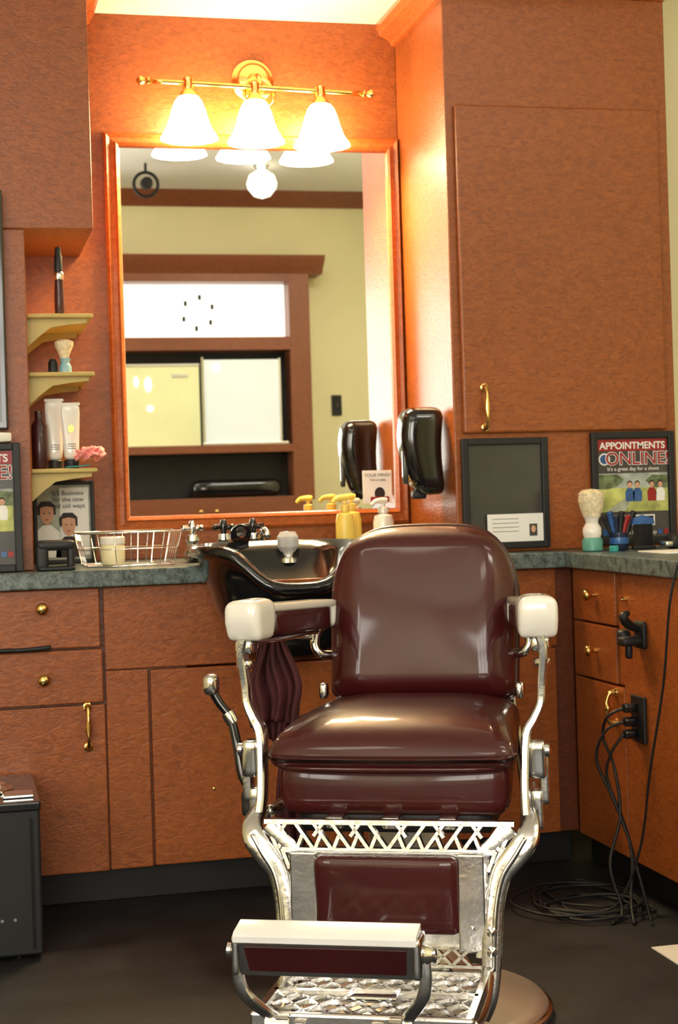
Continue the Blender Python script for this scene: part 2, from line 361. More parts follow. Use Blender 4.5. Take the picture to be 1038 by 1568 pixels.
# ------------------------------------------------------------------ TV, posters
tv=group('television',(-.1,4.36,1.6))
box('screen_case',(-.62,.145,4.345,4.391,1.285,1.925),BLACK,tv,.006)
box('screen',(-.60,.128,4.342,4.346,1.305,1.905),GREYG,tv,0)
def picframe(name,x0,x1,y,z0,z1,w=.022,back=POST,mat=BLACKM):
    g=group(name,((x0+x1)/2,y,(z0+z1)/2))
    box('backing',(x0+.005,x1-.005,y-.008,y-.001,z0+.005,z1-.005),back,g,0)
    box('rail_l',(x0,x0+w,y-.02,y-.001,z0,z1),mat,g); box('rail_r',(x1-w,x1,y-.02,y-.001,z0,z1),mat,g)
    box('rail_t',(x0+w,x1-w,y-.02,y-.001,z1-w,z1),mat,g); box('rail_b',(x0+w,x1-w,y-.02,y-.001,z0,z0+w),mat,g)
    return g
def poster(x0,x1,y,z0,z1):
    g=picframe('framed_poster',x0,x1,y,z0,z1,.020)
    a,b=x0+.022,x1-.022; c=(a+b)/2; yy=y-.010
    box('title_band',(a,b,yy,yy+.001,z1-.056,z1-.022),MARO,g,0)
    text('title_text','APPOINTMENTS',(c,yy-.001,z1-.050),.0285,WHITE,g,off=.0006)
    text('subtitle_outline','ONLINE!',(c+.014,yy-.002,z1-.096),.052,WHITE,g,off=.0022)
    text('subtitle_text','ONLINE!',(c+.014,yy-.0035,z1-.096),.052,MARO,g,off=.0004)
    disc('emblem',(a+.020,yy-.001,z1-.080),.018,.018,WHITE,g); disc('emblem_in',(a+.020,yy-.002,z1-.080),.014,.014,BLUE,g)
    text('tagline',"It's a great day for a shave",(c,yy-.002,z1-.114),.0155,WHITE,g)
    box('sky',(a,b,yy,yy+.001,z1-.165,z1-.122),POSTS,g,0)
    box('field',(a,b,yy,yy+.001,z1-.235,z1-.165),POSTB,g,0)
    flatpoly('tree',[(a,z1-.125),(a+.06,z1-.125),(a+.08,z1-.140),(a+.06,z1-.16),(a+.03,z1-.168),(a,z1-.168)],yy-.0005,TREE,g)
    flatpoly('tree',[(b,z1-.130),(b-.05,z1-.128),(b-.07,z1-.145),(b-.05,z1-.165),(b,z1-.168)],yy-.0005,TREE,g)
    flatpoly('path',[(a+.02,z1-.235),(a+.09,z1-.190),(a+.11,z1-.190),(a+.08,z1-.235)],yy-.0006,POSTK,g)
    for dx,m in ((-.012,BLUE),(.012,BLUE),(.058,MARO),(.085,WHITE)):
        flatpoly('figure',[(c+dx-.013,z1-.205),(c+dx-.015,z1-.178),(c+dx-.008,z1-.166),(c+dx+.008,z1-.166),(c+dx+.015,z1-.178),(c+dx+.013,z1-.205)],yy-.001,m,g)
        disc('hair',(c+dx,yy-.0015,z1-.153),.0085,.009,HAIR,g); disc('head',(c+dx,yy-.002,z1-.157),.0075,.0085,SKIN,g)
    box('button',(c-.065,c+.065,yy-.001,yy,z1-.277,z1-.245),WHITE,g,0)
    box('button_in',(c-.060,c+.060,yy-.002,yy-.001,z1-.273,z1-.249),BLACKM,g,0)
    text('button_text','FULL SERVICE',(c,yy-.003,z1-.266),.013,WHITE,g)
    box('logo',(a+.01,a+.04,yy-.001,yy,z1-.305,z1-.285),BLUE,g,0)
    text('web',"www.barbershop",(c+.01,yy-.002,z1-.302),.017,WHITE,g)
    for q in range(2): box('app_icon',(b-.035+.018*q,b-.021+.018*q,yy-.001,yy,z1-.303,z1-.289),(BLUE,MARO)[q],g,0)
    return g
poster(1.812,2.075,4.390,.915,1.245)
poster(-.10,.172,4.345,.907,1.25)
g=picframe('picture_frame',1.415,1.677,4.390,.915,1.235,.02,GREYG)
box('card',(1.485,1.655,4.370,4.371,.935,1.015),WHITE,g,0)
for k in range(4): box('card_line',(1.50,1.58,4.3695,4.370,1.0-.012*k,1.0015-.012*k),GREYG,g,0)
box('card_photo',(1.612,1.636,4.3693,4.370,.95,.985),GREYG,g,0); disc('face',(1.624,4.369,.97),.007,.010,SKIN,g)
rbox('card_holder',(.04,4.325,1.264),(.11,.018,.013),.006,PORC,None,4)
# couple picture in niche
g=picframe('photo_frame',.222,.402,4.80,.906,1.15,.012,POSTK)
yy=4.789
box('caption_paper',(.30,.385,yy,yy+.001,.93,1.13),WHITE,g,0)
text('caption',"It's Business\nfor the new\nand old ways",(.325,yy-.001,1.108),.019,BLACKM,g)
for cx,cz,hr in ((.262,1.055,1),(.325,1.02,-1)):
    flatpoly('hair',[(cx-.026,cz-.005),(cx-.028,cz+.02),(cx-.015,cz+.036),(cx+.012,cz+.036),(cx+.026,cz+.022),(cx+.026,cz-.005),(cx+.012,cz-.001),(cx-.012,cz-.001)],yy-.002,HAIR,g)
    flatpoly('face',[(cx-.019,cz+.018),(cx-.020,cz-.006),(cx-.012,cz-.026),(cx,cz-.034),(cx+.012,cz-.026),(cx+.020,cz-.006),(cx+.019,cz+.018),(cx,cz+.022)],yy-.003,SKIN,g)
    for e in (-1,1): disc('eye',(cx+e*.008,yy-.004,cz+.001),.003,.002,HAIR,g,8)
    disc('mouth',(cx,yy-.004,cz-.018),.005,.002,MARO,g,8)
    flatpoly('body',[(cx-.040,.925),(cx-.036,cz-.055),(cx-.012,cz-.034),(cx+.012,cz-.034),(cx+.036,cz-.055),(cx+.040,.925)],yy-.001,WHITE if hr>0 else HAIR,g)

# ------------------------------------------------------------------ niche items
Y=4.50
g=group('hair_trimmer',(.298,Y,1.605))
lathe('body',[(.012,0),(.014,.004),(.0135,.06),(.011,.105),(.013,.11)],(.298,Y,1.605),LEATH2,g,seg=18)
lathe('collar',[(.0135,.10),(.0145,.105),(.0145,.118),(.012,.122)],(.298,Y,1.605),CHROME,g,seg=18)
lathe('head',[(.011,.12),(.012,.13),(.011,.165),(.009,.17),(.008,.19),(.0,.193)],(.298,Y,1.605),BLACKM,g,seg=18)
g=group('shaving_brush',(.30,Y,1.445))
lathe('handle',[(.017,0),(.018,.003),(.017,.02),(.012,.028),(.014,.038),(.016,.042)],(.309,Y,1.445),M('pale_blue_glaze',(.25,.45,.55),.2),g,seg=20)
lathe('bristles',[(.011,.042),(.018,.06),(.026,.078),(.026,.088),(.014,.094),(0,.095)],(.307,Y,1.445),BRIST,g,seg=20)
lathe('handle_dark',[(.013,0),(.013,.03),(.008,.04),(0,.042)],(.275,Y,1.445),BLACKM,g,seg=16)
for i,(x,yv,h,m) in enumerate(((.276,4.53,.172,PORC),(.318,4.49,.158,PORC))):
    g=group('cream_tube',(x,yv,1.181))
    lathe('cap',[(.020,0),(.021,.002),(.021,.022),(.019,.024)],(x,yv,1.181),BLACKM,g,seg=20)
    def df(p,h=h):
        t=(p.z+h/2)/h
        return (p.x*(.90+.28*t),p.y*(1-.86*t),p.z)
    rbox('tube_body',(x,yv,1.181+.022+h/2),(.0228,.019,h/2),.018,m,g,7,deform=df)
    box('crimp',(x-.0265,x+.0265,yv-.003,yv+.003,1.181+.02+h-.004,1.181+.02+h+.004),m,g,.001)
    disc('label',(x,yv-.0145,1.29),.009,.011,BRASS,g) if i else None
    for q in range(3): box('label_line',(x-.012,x+.012,yv-.0185,yv-.0175,1.235+.006*q,1.2365+.006*q),GREYG,g,0)
g=group('lotion_bottle',(.235,4.49,1.181))
lathe('body',[(.020,0),(.022,.004),(.022,.12),(.012,.135),(.012,.16),(0,.161)],(.232,4.49,1.181),LEATH2,g,seg=20)
g=group('pink_flower',(.378,4.46,1.185))
for k in range(30):
    a=k*2.4; ph=.25+1.1*((k*7)%11)/11; d=Vector((math.cos(a)*math.sin(ph*1.3),math.sin(a)*math.sin(ph*1.3),math.cos(ph*1.2)*.7+.15))
    rbox('petal',Vector((.368,4.455,1.205))+d*.032,(.015,.012,.0035),.0034,PINK,g,3,rot=(random.uniform(-.8,.8),random.uniform(-.8,.8),a))
tube('flower_stem',[(.365,4.455,1.19),(.34,4.46,1.186),(.30,4.47,1.184)],.002,TEAL,g,6)

# ------------------------------------------------------------------ counter items
g=group('clipper_stand',(.25,4.34,ZT))
rbox('top',(.258,4.35,ZT+.068),(.052,.03,.014),.012,BLACKM,g,5)
rbox('leg',(.222,4.35,ZT+.036),(.016,.028,.035),.008,BLACKM,g,5)
rbox('leg',(.298,4.35,ZT+.034),(.010,.026,.033),.008,BLACKM,g,5)
rbox('foot',(.258,4.35,ZT+.006),(.05,.03,.0055),.004,BLACKM,g,4)
g=group('wire_basket',(.48,4.5,ZT))
bx0,bx1=.325,.600
def rect(x0,x1,y0,y1,z): return [(x0,y0,z),(x1,y0,z),(x1,y1,z),(x0,y1,z)]
def wire(pts,r=.0016,closed=False): tube('wire',pts,r,CHROME,g,6,1,closed=closed)
wire(rect(bx0,bx1,4.36,4.60,ZT+.095),.0026,True); wire(rect(bx0+.01,bx1-.01,4.37,4.59,ZT+.05),.0014,True); wire(rect(bx0+.02,bx1-.02,4.38,4.58,ZT+.004),.002,True)
for k in range(7):
    x=bx0+(bx1-bx0)*k/6; xb=bx0+.02+(bx1-bx0-.04)*k/6
    wire([(x,4.36,ZT+.095),(xb,4.38,ZT+.004),(xb,4.58,ZT+.004),(x,4.60,ZT+.095)],.0013)
for k in range(1,6):
    y=4.36+.24*k/6; wire([(bx0,y,ZT+.095),(bx0+.02,y,ZT+.003),(bx1-.02,y,ZT+.003),(bx1,y,ZT+.095)],.0013)
g=group('candle_jar',(.415,4.45,ZT+.006))
lathe('jar',[(.030,0),(.033,.004),(.034,.05),(.031,.056)],(.42,4.45,ZT+.006),M('cream_wax',(.8,.72,.45),.3),g,seg=24)
lathe('lid',[(.034,.056),(.035,.06),(.035,.075),(.032,.078),(0,.079)],(.42,4.45,ZT+.006),PORC,g,seg=24)

# shampoo bowl
sb=group('shampoo_bowl',(.85,4.2,.85))
def ring(cx,cy,a,b,zf,n=72,e=2.8):
    out=[]
    for i in range(n):
        t=2*math.pi*i/n; c,s=math.cos(t),math.sin(t)
        out.append(Vector((cx+a*math.copysign(abs(c)**(2/e),c),cy+b*math.copysign(abs(s)**(2/e),s),zf(t))))
    return out
def dip(d,z0):
    def f(t):
        dt=(t-1.5*math.pi+math.pi)%(2*math.pi)-math.pi
        return z0-d*math.exp(-(abs(dt)/.50)**2.6)
    return f
R=[ring(.85,4.17,.11,.07,lambda t:.66),ring(.85,4.17,.14,.09,lambda t:.70),ring(.85,4.18,.185,.125,lambda t:.79),ring(.85,4.185,.21,.185,dip(.04,.87)),
   ring(.85,4.215,.222,.215,dip(.085,.925)),ring(.85,4.215,.240,.238,dip(.10,.930)),ring(.85,4.215,.246,.245,dip(.10,.945)),ring(.85,4.215,.240,.238,dip(.10,.962)),
   ring(.85,4.215,.215,.213,dip(.098,.962)),ring(.85,4.22,.19,.19,dip(.07,.93)),ring(.85,4.19,.15,.11,lambda t:.80),ring(.85,4.18,.05,.04,lambda t:.77)]
n=72; vs=[v for r_ in R for v in r_]; fs=[]
for j in range(len(R)-1):
    for i in range(n):
        k=(i+1)%n; fs.append((j*n+i,j*n+k,(j+1)*n+k,(j+1)*n+i))
fs.append(tuple(range(n))); fs.append(tuple((len(R)-1)*n+i for i in range(n)))
mk('bowl',vs,fs,BLACK,sb)
lathe('neck_clip',[(.028,0),(.03,.004),(.03,.012),(.012,.016),(0,.017)],(.775,4.43,.985),BLACK,sb,(math.pi/2+.3,0,0),24)
lathe('clip_center',[(.015,0),(.015,.006),(0,.008)],(.775,4.412,.99),CHROME,sb,(math.pi/2+.3,0,0),20)
lathe('crystal_knob',[(.012,.02),(.014,.026),(.022,.032),(.031,.044),(.031,.072),(.022,.086),(0,.088)],(.905,4.40,.90),GLASS,sb,seg=10,ang=.2)
lathe('crystal_base',[(.028,.0),(.026,.012),(.012,.018),(.010,.035),(0,.035)],(.905,4.40,.90),CHROME,sb,seg=20)
g=group('sink_faucet',(.8,4.52,ZT))
box('deck',(.64,1.02,4.49,4.60,ZT+.001,ZT+.022),BLACK,g,.008)
for x in (.655,.745,.83):
    lathe('valve',[(.026,.02),(.024,.032),(.016,.04),(.016,.055),(.021,.062),(.019,.078),(0,.08)],(x,4.53,ZT),CHROME,g,seg=20)
    mt=BLACK if x>.7 else CHROME
    for k in range(2):
        dx,dy=(math.cos(.4+k*math.pi/2)*.034,math.sin(.4+k*math.pi/2)*.034)
        tube('cross_handle',[(x-dx,4.53-dy,ZT+.098),(x,4.53,ZT+.098),(x+dx,4.53+dy,ZT+.098)],[.009,.006,.009],mt,g,8)
    lathe('handle_post',[(.008,.075),(.010,.09),(.010,.11),(.007,.118),(0,.12)],(x,4.53,ZT),mt,g,seg=14)
tube('spout',[(.86,4.56,ZT+.02),(.86,4.56,ZT+.07),(.86,4.52,ZT+.085),(.86,4.47,ZT+.07)],[.012,.012,.011,.01],CHROME,g,12)

def pump(name,x,y,z,h,r,mb,mp):
    g=group(name,(x,y,z))
    lathe('body',[(r*.95,0),(r,.005),(r,h*.6),(r*.85,h*.72),(r*.4,h*.76),(r*.4,h*.82)],(x,y,z),mb,g,seg=24)
    lathe('collar',[(r*.55,h*.78),(r*.55,h*.88),(r*.2,h*.9),(r*.2,h*.98)],(x,y,z),mp,g,seg=20)
    tube('nozzle',[(x+.012,y,z+h),(x,y,z+h+.002),(x-.025,y-.005,z+h),(x-.038,y-.006,z+h-.012)],[.010,.011,.008,.006],mp,g,8)
pump('pump_bottle',1.265,4.70,ZT+.001,.155,.032,PORC,PORC)
pump('pump_bottle',1.175,4.74,ZT+.001,.17,.030,YEL,YEL)
pump('pump_bottle',1.125,4.62,ZT+.001,.168,.028,YEL,YEL)
g=group('notice_card',(1.295,4.868,1.11))
box('card',(1.248,1.340,4.866,4.870,1.055,1.158),WHITE,g,0)
text('card_text','YOUR MIND?',(1.294,4.864,1.138),.0145,BLACKM,g)
text('card_text','Tell us today',(1.294,4.864,1.125),.010,BLACKM,g)
disc('card_head',(1.30,4.865,1.085),.017,.02,HAIR,g); box('card_body',(1.27,1.33,4.8645,4.866,1.058,1.075),MARO,g,0)
g=group('soap_dispenser',(1.34,4.5,1.2))
def dd(p):
    t=(p.z+.128)/.256; w=.72+.28*min(1,t*1.6)
    return (p.x*w+ (1-w)*.062 - .012*math.sin(math.pi*t), p.y*(.85+.15*t), p.z)
rbox('housing',(1.336,4.50,1.205),(.062,.056,.128),.035,BLACK,g,10,deform=dd)
rbox('nozzle',(1.32,4.50,1.078),(.02,.018,.012),.006,BLACKM,g,4)
rbox('window_strip',(1.277,4.487,1.20),(.008,.012,.09),.006,GREYG,g,4)

# right counter items
g=group('shaving_brush',(1.735,4.2,ZT))
lathe('base',[(.026,0),(.029,.003),(.029,.03),(.024,.038)],(1.735,4.2,ZT+.001),M('green_base',(.10,.32,.26),.3),g,seg=24)
lathe('handle',[(.023,.036),(.027,.05),(.026,.065),(.018,.078),(.020,.09),(.026,.098)],(1.735,4.2,ZT+.001),PORC,g,seg=24)
lathe('bristles',[(.024,.098),(.032,.12),(.037,.145),(.036,.162),(.025,.172),(0,.175)],(1.735,4.2,ZT+.001),BRIST,g,seg=24)
g=group('comb_jar',(1.82,4.2,ZT))
lathe('jar',[(.024,0),(.027,.004),(.027,.05),(.024,.05),(.023,.006)],(1.815,4.2,ZT+.001),NAVY,g,seg=24)
lathe('jar_band',[(.0275,.018),(.0278,.02),(.0278,.034),(.0275,.036)],(1.815,4.2,ZT+.001),BLUE,g,seg=24)
for k in range(6):
    a=-.6+.24*k; bx=1.803+.005*k
    tube('comb',[(bx,4.2,ZT+.01),(bx+.03*math.sin(a),4.2,ZT+.06),(bx+.06*math.sin(a),4.195,ZT+.098+.012*(k%2))],[.003,.0045,.006],[BLACKM,BLUE,NAVY,BLACKM,MARO,BLACKM][k],g,6,flat=(1.6,.7,(1,0,0)))
for k in range(12): box('comb_tooth',(1.852+.005*k,1.8545+.005*k,4.18,4.186,ZT+.01,ZT+.075),BLACKM,g,0)
prism('comb_spine',[(1.848,ZT+.072),(1.915,ZT+.072),(1.912,ZT+.088),(1.88,ZT+.098),(1.852,ZT+.09)],'Y',4.178,4.188,BLUE,g)
box('comb_foot',(1.848,1.915,4.172,4.192,ZT+.002,ZT+.012),BLACKM,g,.003)
g=group('bottle_cap',(1.76,4.12,ZT))
lathe('cap',[(.012,0),(.013,.002),(.013,.014),(.011,.016),(0,.016)],(1.765,4.12,ZT+.001),TEAL,g,seg=18)
g=group('hair_clipper',(1.98,4.12,ZT))
rbox('body',(1.99,4.12,ZT+.024),(.07,.022,.022),.014,BLACKM,g,6,rot=(0,0,.2)); rbox('accent',(2.03,4.11,ZT+.029),(.03,.021,.019),.012,MARO,g,4,rot=(0,0,.2))
rbox('blade',(1.915,4.105,ZT+.017),(.012,.018,.008),.003,CHROME,g,3,rot=(0,0,.2))
box('paper_sheet',(1.80,1.98,3.86,4.04,ZT+.001,ZT+.004),WHITE,bev=0)
rbox('folded_towel',(1.93,3.70,ZT+.008),(.09,.06,.007),.006,MARO,None,4)

g=group('clipper_holster',(1.68,3.79,.70))
rbox('plate',(1.693,3.80,.705),(.006,.03,.035),.004,BLACKM,g,4)
rbox('arm',(1.665,3.80,.69),(.03,.022,.012),.008,BLACKM,g,5)
tube('hook',[(1.685,3.80,.72),(1.655,3.79,.735),(1.64,3.78,.755),(1.655,3.78,.765)],[.010,.012,.012,.006],BLACKM,g,8)
rbox('dryer_ring',(1.66,3.83,.70),(.016,.018,.018),.012,BLACKM,g,5); rbox('tail',(1.66,3.80,.665),(.008,.01,.02),.006,BLACKM,g,4)
g=group('power_outlet',(1.695,3.83,.485))
box('plate',(1.690,1.6995,3.787,3.868,.425,.545),BLACKM,g,.003)
for z in (.515,.48,.448):
    rbox('plug',(1.672,3.835,z),(.018,.014,.012),.006,BLACK,g,4)
def cable(pts,r=.0042):
    return tube('cable',pts,r,BLACKM,g,6,8)
cable([(1.655,3.835,.515),(1.62,3.86,.49),(1.625,3.90,.43),(1.64,3.87,.36),(1.64,3.84,.24),(1.60,3.82,.12),(1.60,3.75,.02),(1.55,3.70,.005)])
cable([(1.655,3.835,.48),(1.615,3.86,.455),(1.60,3.89,.38),(1.63,3.86,.28),(1.65,3.80,.16),(1.62,3.74,.05),(1.60,3.68,.005)])
cable([(1.655,3.835,.448),(1.625,3.85,.40),(1.62,3.87,.33),(1.65,3.84,.22),(1.66,3.78,.10),(1.66,3.72,.01),(1.64,3.66,.005)])
cable([(1.67,3.52,.90),(1.655,3.54,.80),(1.66,3.60,.60),(1.655,3.68,.38),(1.65,3.74,.18),(1.60,3.78,.03),(1.52,3.82,.006)],.0032)
for k in range(7):
    cx=1.56+random.uniform(-.04,.04); cy=3.9+random.uniform(-.08,.1); rx=.10+.018*k; ry=.12+.02*(k%4)
    pts=[(cx+rx*.85*math.cos(2*math.pi*i/9+k)*(1+random.uniform(-.15,.15)),cy+ry*math.sin(2*math.pi*i/9+k)*(1+random.uniform(-.15,.15)),.004+.004*(i%2)+.002*k) for i in range(9)]
    pts=[(min(p[0],1.69),p[1],p[2]) for p in pts]
    tube('cord_coil',pts,.0035,BLACKM,g,6,6,closed=True)
g=group('hair_dryer_cord',(.05,4.28,.69))
tube('cord',[(-.2,4.285,.700),(.0,4.285,.697),(.10,4.283,.703),(.16,4.285,.702),(.235,4.284,.706)],.006,BLACKM,g,8)
g=group('equipment_case',(-.1,4.07,.19))
box('case',(-.42,.175,3.88,4.28,.012,.375),BLACKM,g,.006)
box('lid_rim',(-.42,.178,3.875,4.285,.355,.378),BLACK,g,.005)
for x in (-.36,.12):
    for y in (3.93,4.23): lathe('foot',[(.018,0),(.018,.012)],(x,y,0),BLACK,g,seg=14)
lathe('dial',[(.06,0),(.06,.008),(.045,.014),(.04,.02),(0,.02)],(.06,4.05,.378),CHROME,g,seg=24)
box('metal_plate',(.09,.165,3.93,4.0,.378,.386),CHROME,g,.003)
box('slot_trim',(.150,.156,3.874,3.877,.03,.34),BLACK,g,0)
for x in (.08,.11): lathe('rivet',[(.005,0),(.004,.003),(0,.003)],(x,3.88,.10),CHROME,g,FY,10)
box('pale_floor_patch',(1.558,1.69,3.2,3.488,.0005,.003),WHITE,bev=0)  # thin pale patch on the floor

# ------------------------------------------------------------------ far side of the room (seen in the mirror)
g=group('display_cabinet',(1.7,-2.3,1.4))
YF=-2.25
box('plinth',(.55,2.66,-2.49,YF+.02,0,1.05),WOOD4,g)
box('left_stile',(.55,.70,-2.49,YF,1.05,2.80),WOOD4,g); box('right_stile',(2.53,2.69,-2.49,YF,1.05,2.80),WOOD4,g)
for z0,z1 in ((2.72,2.80),(2.20,2.30),(1.42,1.48),(1.05,1.08)): box('rail',(.70,2.53,-2.49,YF,z0,z1),WOOD4,g)
prism('cornice',[(-2.49,2.78),(YF,2.78),(YF+.03,2.82),(YF+.10,2.88),(YF+.11,2.91),(-2.49,2.91)],'X',.5,2.80,WOOD4,g)
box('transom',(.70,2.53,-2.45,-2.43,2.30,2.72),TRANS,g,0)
box('back',(.70,2.53,-2.49,-2.47,1.05,2.30),BLACKM,g,0)
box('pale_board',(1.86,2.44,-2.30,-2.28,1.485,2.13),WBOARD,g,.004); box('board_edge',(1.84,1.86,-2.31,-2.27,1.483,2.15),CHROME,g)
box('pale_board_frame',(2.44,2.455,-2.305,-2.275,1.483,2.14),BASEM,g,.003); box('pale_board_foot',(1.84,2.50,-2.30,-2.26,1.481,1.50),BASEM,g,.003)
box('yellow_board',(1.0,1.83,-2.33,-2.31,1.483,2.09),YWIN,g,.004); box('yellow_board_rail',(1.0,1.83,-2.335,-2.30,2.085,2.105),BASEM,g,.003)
for x,z,w_ in ((1.44,1.95,.026),(1.35,1.97,.018),(1.45,1.77,.024)): disc('lamp_glint',(x,-2.305,z),w_,w_*2.2 if z>1.9 else w_,GLINT,g)  # painted highlights: glowing discs as lamp reflections on the yellow board
disc('lamp_glint',(1.955,-2.275,2.07),.03,.03,GLINT,g)  # same painted lamp reflection on the pale board
box('handle_plate',(1.62,1.74,-2.308,-2.30,2.0,2.03),BASEM,g,.004)
rbox('cushion_roll',(2.1,-2.36,1.15),(.35,.08,.07),.06,BLACK,g,5)
for x in (1.80,1.92): lathe('knob',KNOB,(x,YF+.02,.98),BRASS,g,(-math.pi/2,0,0),14)
g=group('clock',(1.83,-2.41,2.5))
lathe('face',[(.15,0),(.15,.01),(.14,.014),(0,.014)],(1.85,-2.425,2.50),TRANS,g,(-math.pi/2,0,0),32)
for k in range(6):
    a=k*math.pi/3+.4; box('tick',(1.85+.12*math.cos(a)-.012,1.85+.12*math.cos(a)+.012,-2.41,-2.405,2.5+.12*math.sin(a)-.020,2.5+.12*math.sin(a)+.020),BLACKM,g,0)
g=group('light_switch',(2.93,-2.49,1.8)); box('plate',(2.90,2.98,-2.498,-2.485,1.70,1.86),BLACKM,g); box('toggle',(2.93,2.95,-2.487,-2.47,1.76,1.80),BLACK,g)
g=group('pendant_globe',(2.2,-1.5,3.35)); lathe('globe',[(0,-.11),(.06,-.09),(.10,-.04),(.11,0),(.09,.06),(.04,.09),(.03,.10)],(2.2,-1.5,3.32),M('globe_glass',(.9,.9,.85),.3,emit=(1,.95,.8),es=1.2),g); lathe('canopy',[(.03,.09),(.05,.12),(.06,.13)],(2.2,-1.5,3.32),CHROME,g)
g=group('track_spotlight',(1.37,-1.5,3.35))
tube('ring',[(1.37+.085*math.cos(2*math.pi*i/12),-1.5,3.30+.085*math.sin(2*math.pi*i/12)) for i in range(12)],.012,BLACKM,g,8,3,closed=True)
lathe('lamp',[(.03,0),(.045,.03),(.04,.08),(0,.09)],(1.37,-1.5,3.30),BLACKM,g,(-math.pi/2,0,0)); tube('stem',[(1.37,-1.5,3.385),(1.37,-1.5,3.45)],.01,BLACKM,g,8)

# ------------------------------------------------------------------ barber chair
ch=group('barber_chair',(.907,3.207,0),math.radians(-25),world=False)
lathe('base_disc',[(.278,0),(.282,.008),(.282,.018),(.272,.030),(.255,.036),(.20,.052),(.15,.070),(.12,.098),(.105,.13),(.10,.30),(.115,.31),(.115,.34),(.085,.36),(.085,.43)],(-.01,.01,.001),BASEM,ch,seg=56,ang=.9)
lathe('base_rim',[(.280,.004),(.287,.009),(.287,.017),(.280,.022)],(-.01,.01,.001),CHROME,ch,seg=56)
rbox('seat_mechanism',(0,-.02,.445),(.19,.20,.022),.01,BLACKM,ch,5)
for x in (-.11,0,.11): rbox('under_bracket',(x,-.245,.455),(.018,.03,.012),.005,CAST,ch,4)
def taper(p,k=.10): return 1-k*max(0,(p.y+.235)/.47)
def d_low(p):
    nz=p.z/.056
    return (p.x*taper(p,.14)*(1-.03*max(0,-nz)),p.y-(.010*(1-nz*nz)*(1-(p.x/.232)**2) if p.y<0 else 0),p.z)
rbox('seat_box',(0,-.018,.514),(.232,.225,.056),.032,LEATH,ch,12,deform=d_low)
def d_top(p):
    nx,ny=p.x/.245,p.y/.245
    k=max(0,1-nx**4)*max(0,1-ny**4)
    z=p.z+(.034*k if p.z>0 else 0)-(.020*max(0,-ny)**3 if p.z>0 else 0)
    return (p.x*taper(p,.14),p.y-.018*(1-nx*nx)*(1 if p.y<0 else 0),z)
rbox('seat_cushion',(0,-.03,.590),(.245,.247,.037),.035,LEATH,ch,16,deform=d_top)
pip=[]
for i in range(36):
    t=2*math.pi*i/36; c,s=math.cos(t),math.sin(t); x=.238*math.copysign(abs(c)**.28,c); y=.242*math.copysign(abs(s)**.28,s)
    pip.append((x*(1-.14*max(0,(y+.235)/.47)),-.03+y-(.014*(1-(x/.24)**2) if y<0 else 0),.560))
tube('seat_piping',pip,.0045,LEATH,ch,8,3,closed=True)
BZ=.812; HX=.206; HZ=.19
def shapeback(p,inset=0):
    zn=p.z/HZ; xn=p.x/HX
    s=1-.13*max(0,(zn-.2)/.8)**2.2-.015*max(0,-zn)
    u=max(0,(zn-.1)/.9)
    z=p.z-.042*u*abs(xn)**5+.012*(1-xn*xn)*u*u + .012*abs(xn)**5*max(0,-zn)
    return p.x*s,z,xn,zn
def d_back(p):
    x,z,xn,zn=shapeback(p)
    e=min(1,max(0,(1-abs(xn))/.30))*min(1,max(0,(1-abs(zn))/.22)); e=e*e*(3-2*e)
    y=p.y
    if p.y<0: y-=.024*e + .020*(1-xn*xn)*(1-zn*zn)
    y-= .014*xn*xn
    return (x,y,z)
rbox('back_cushion',(0,.237,BZ),(HX,.032,HZ),.030,LEATH,ch,22,deform=d_back,rot=(math.radians(-13),0,0))
def d_shell(p):
    x,z,xn,zn=shapeback(p); return (x,p.y-.02*xn*xn,z)
rbox('back_shell',(0,.274,BZ-.002),(HX+.007,.018,HZ+.007),.016,LEATH2,ch,16,deform=d_shell,rot=(math.radians(-13),0,0))
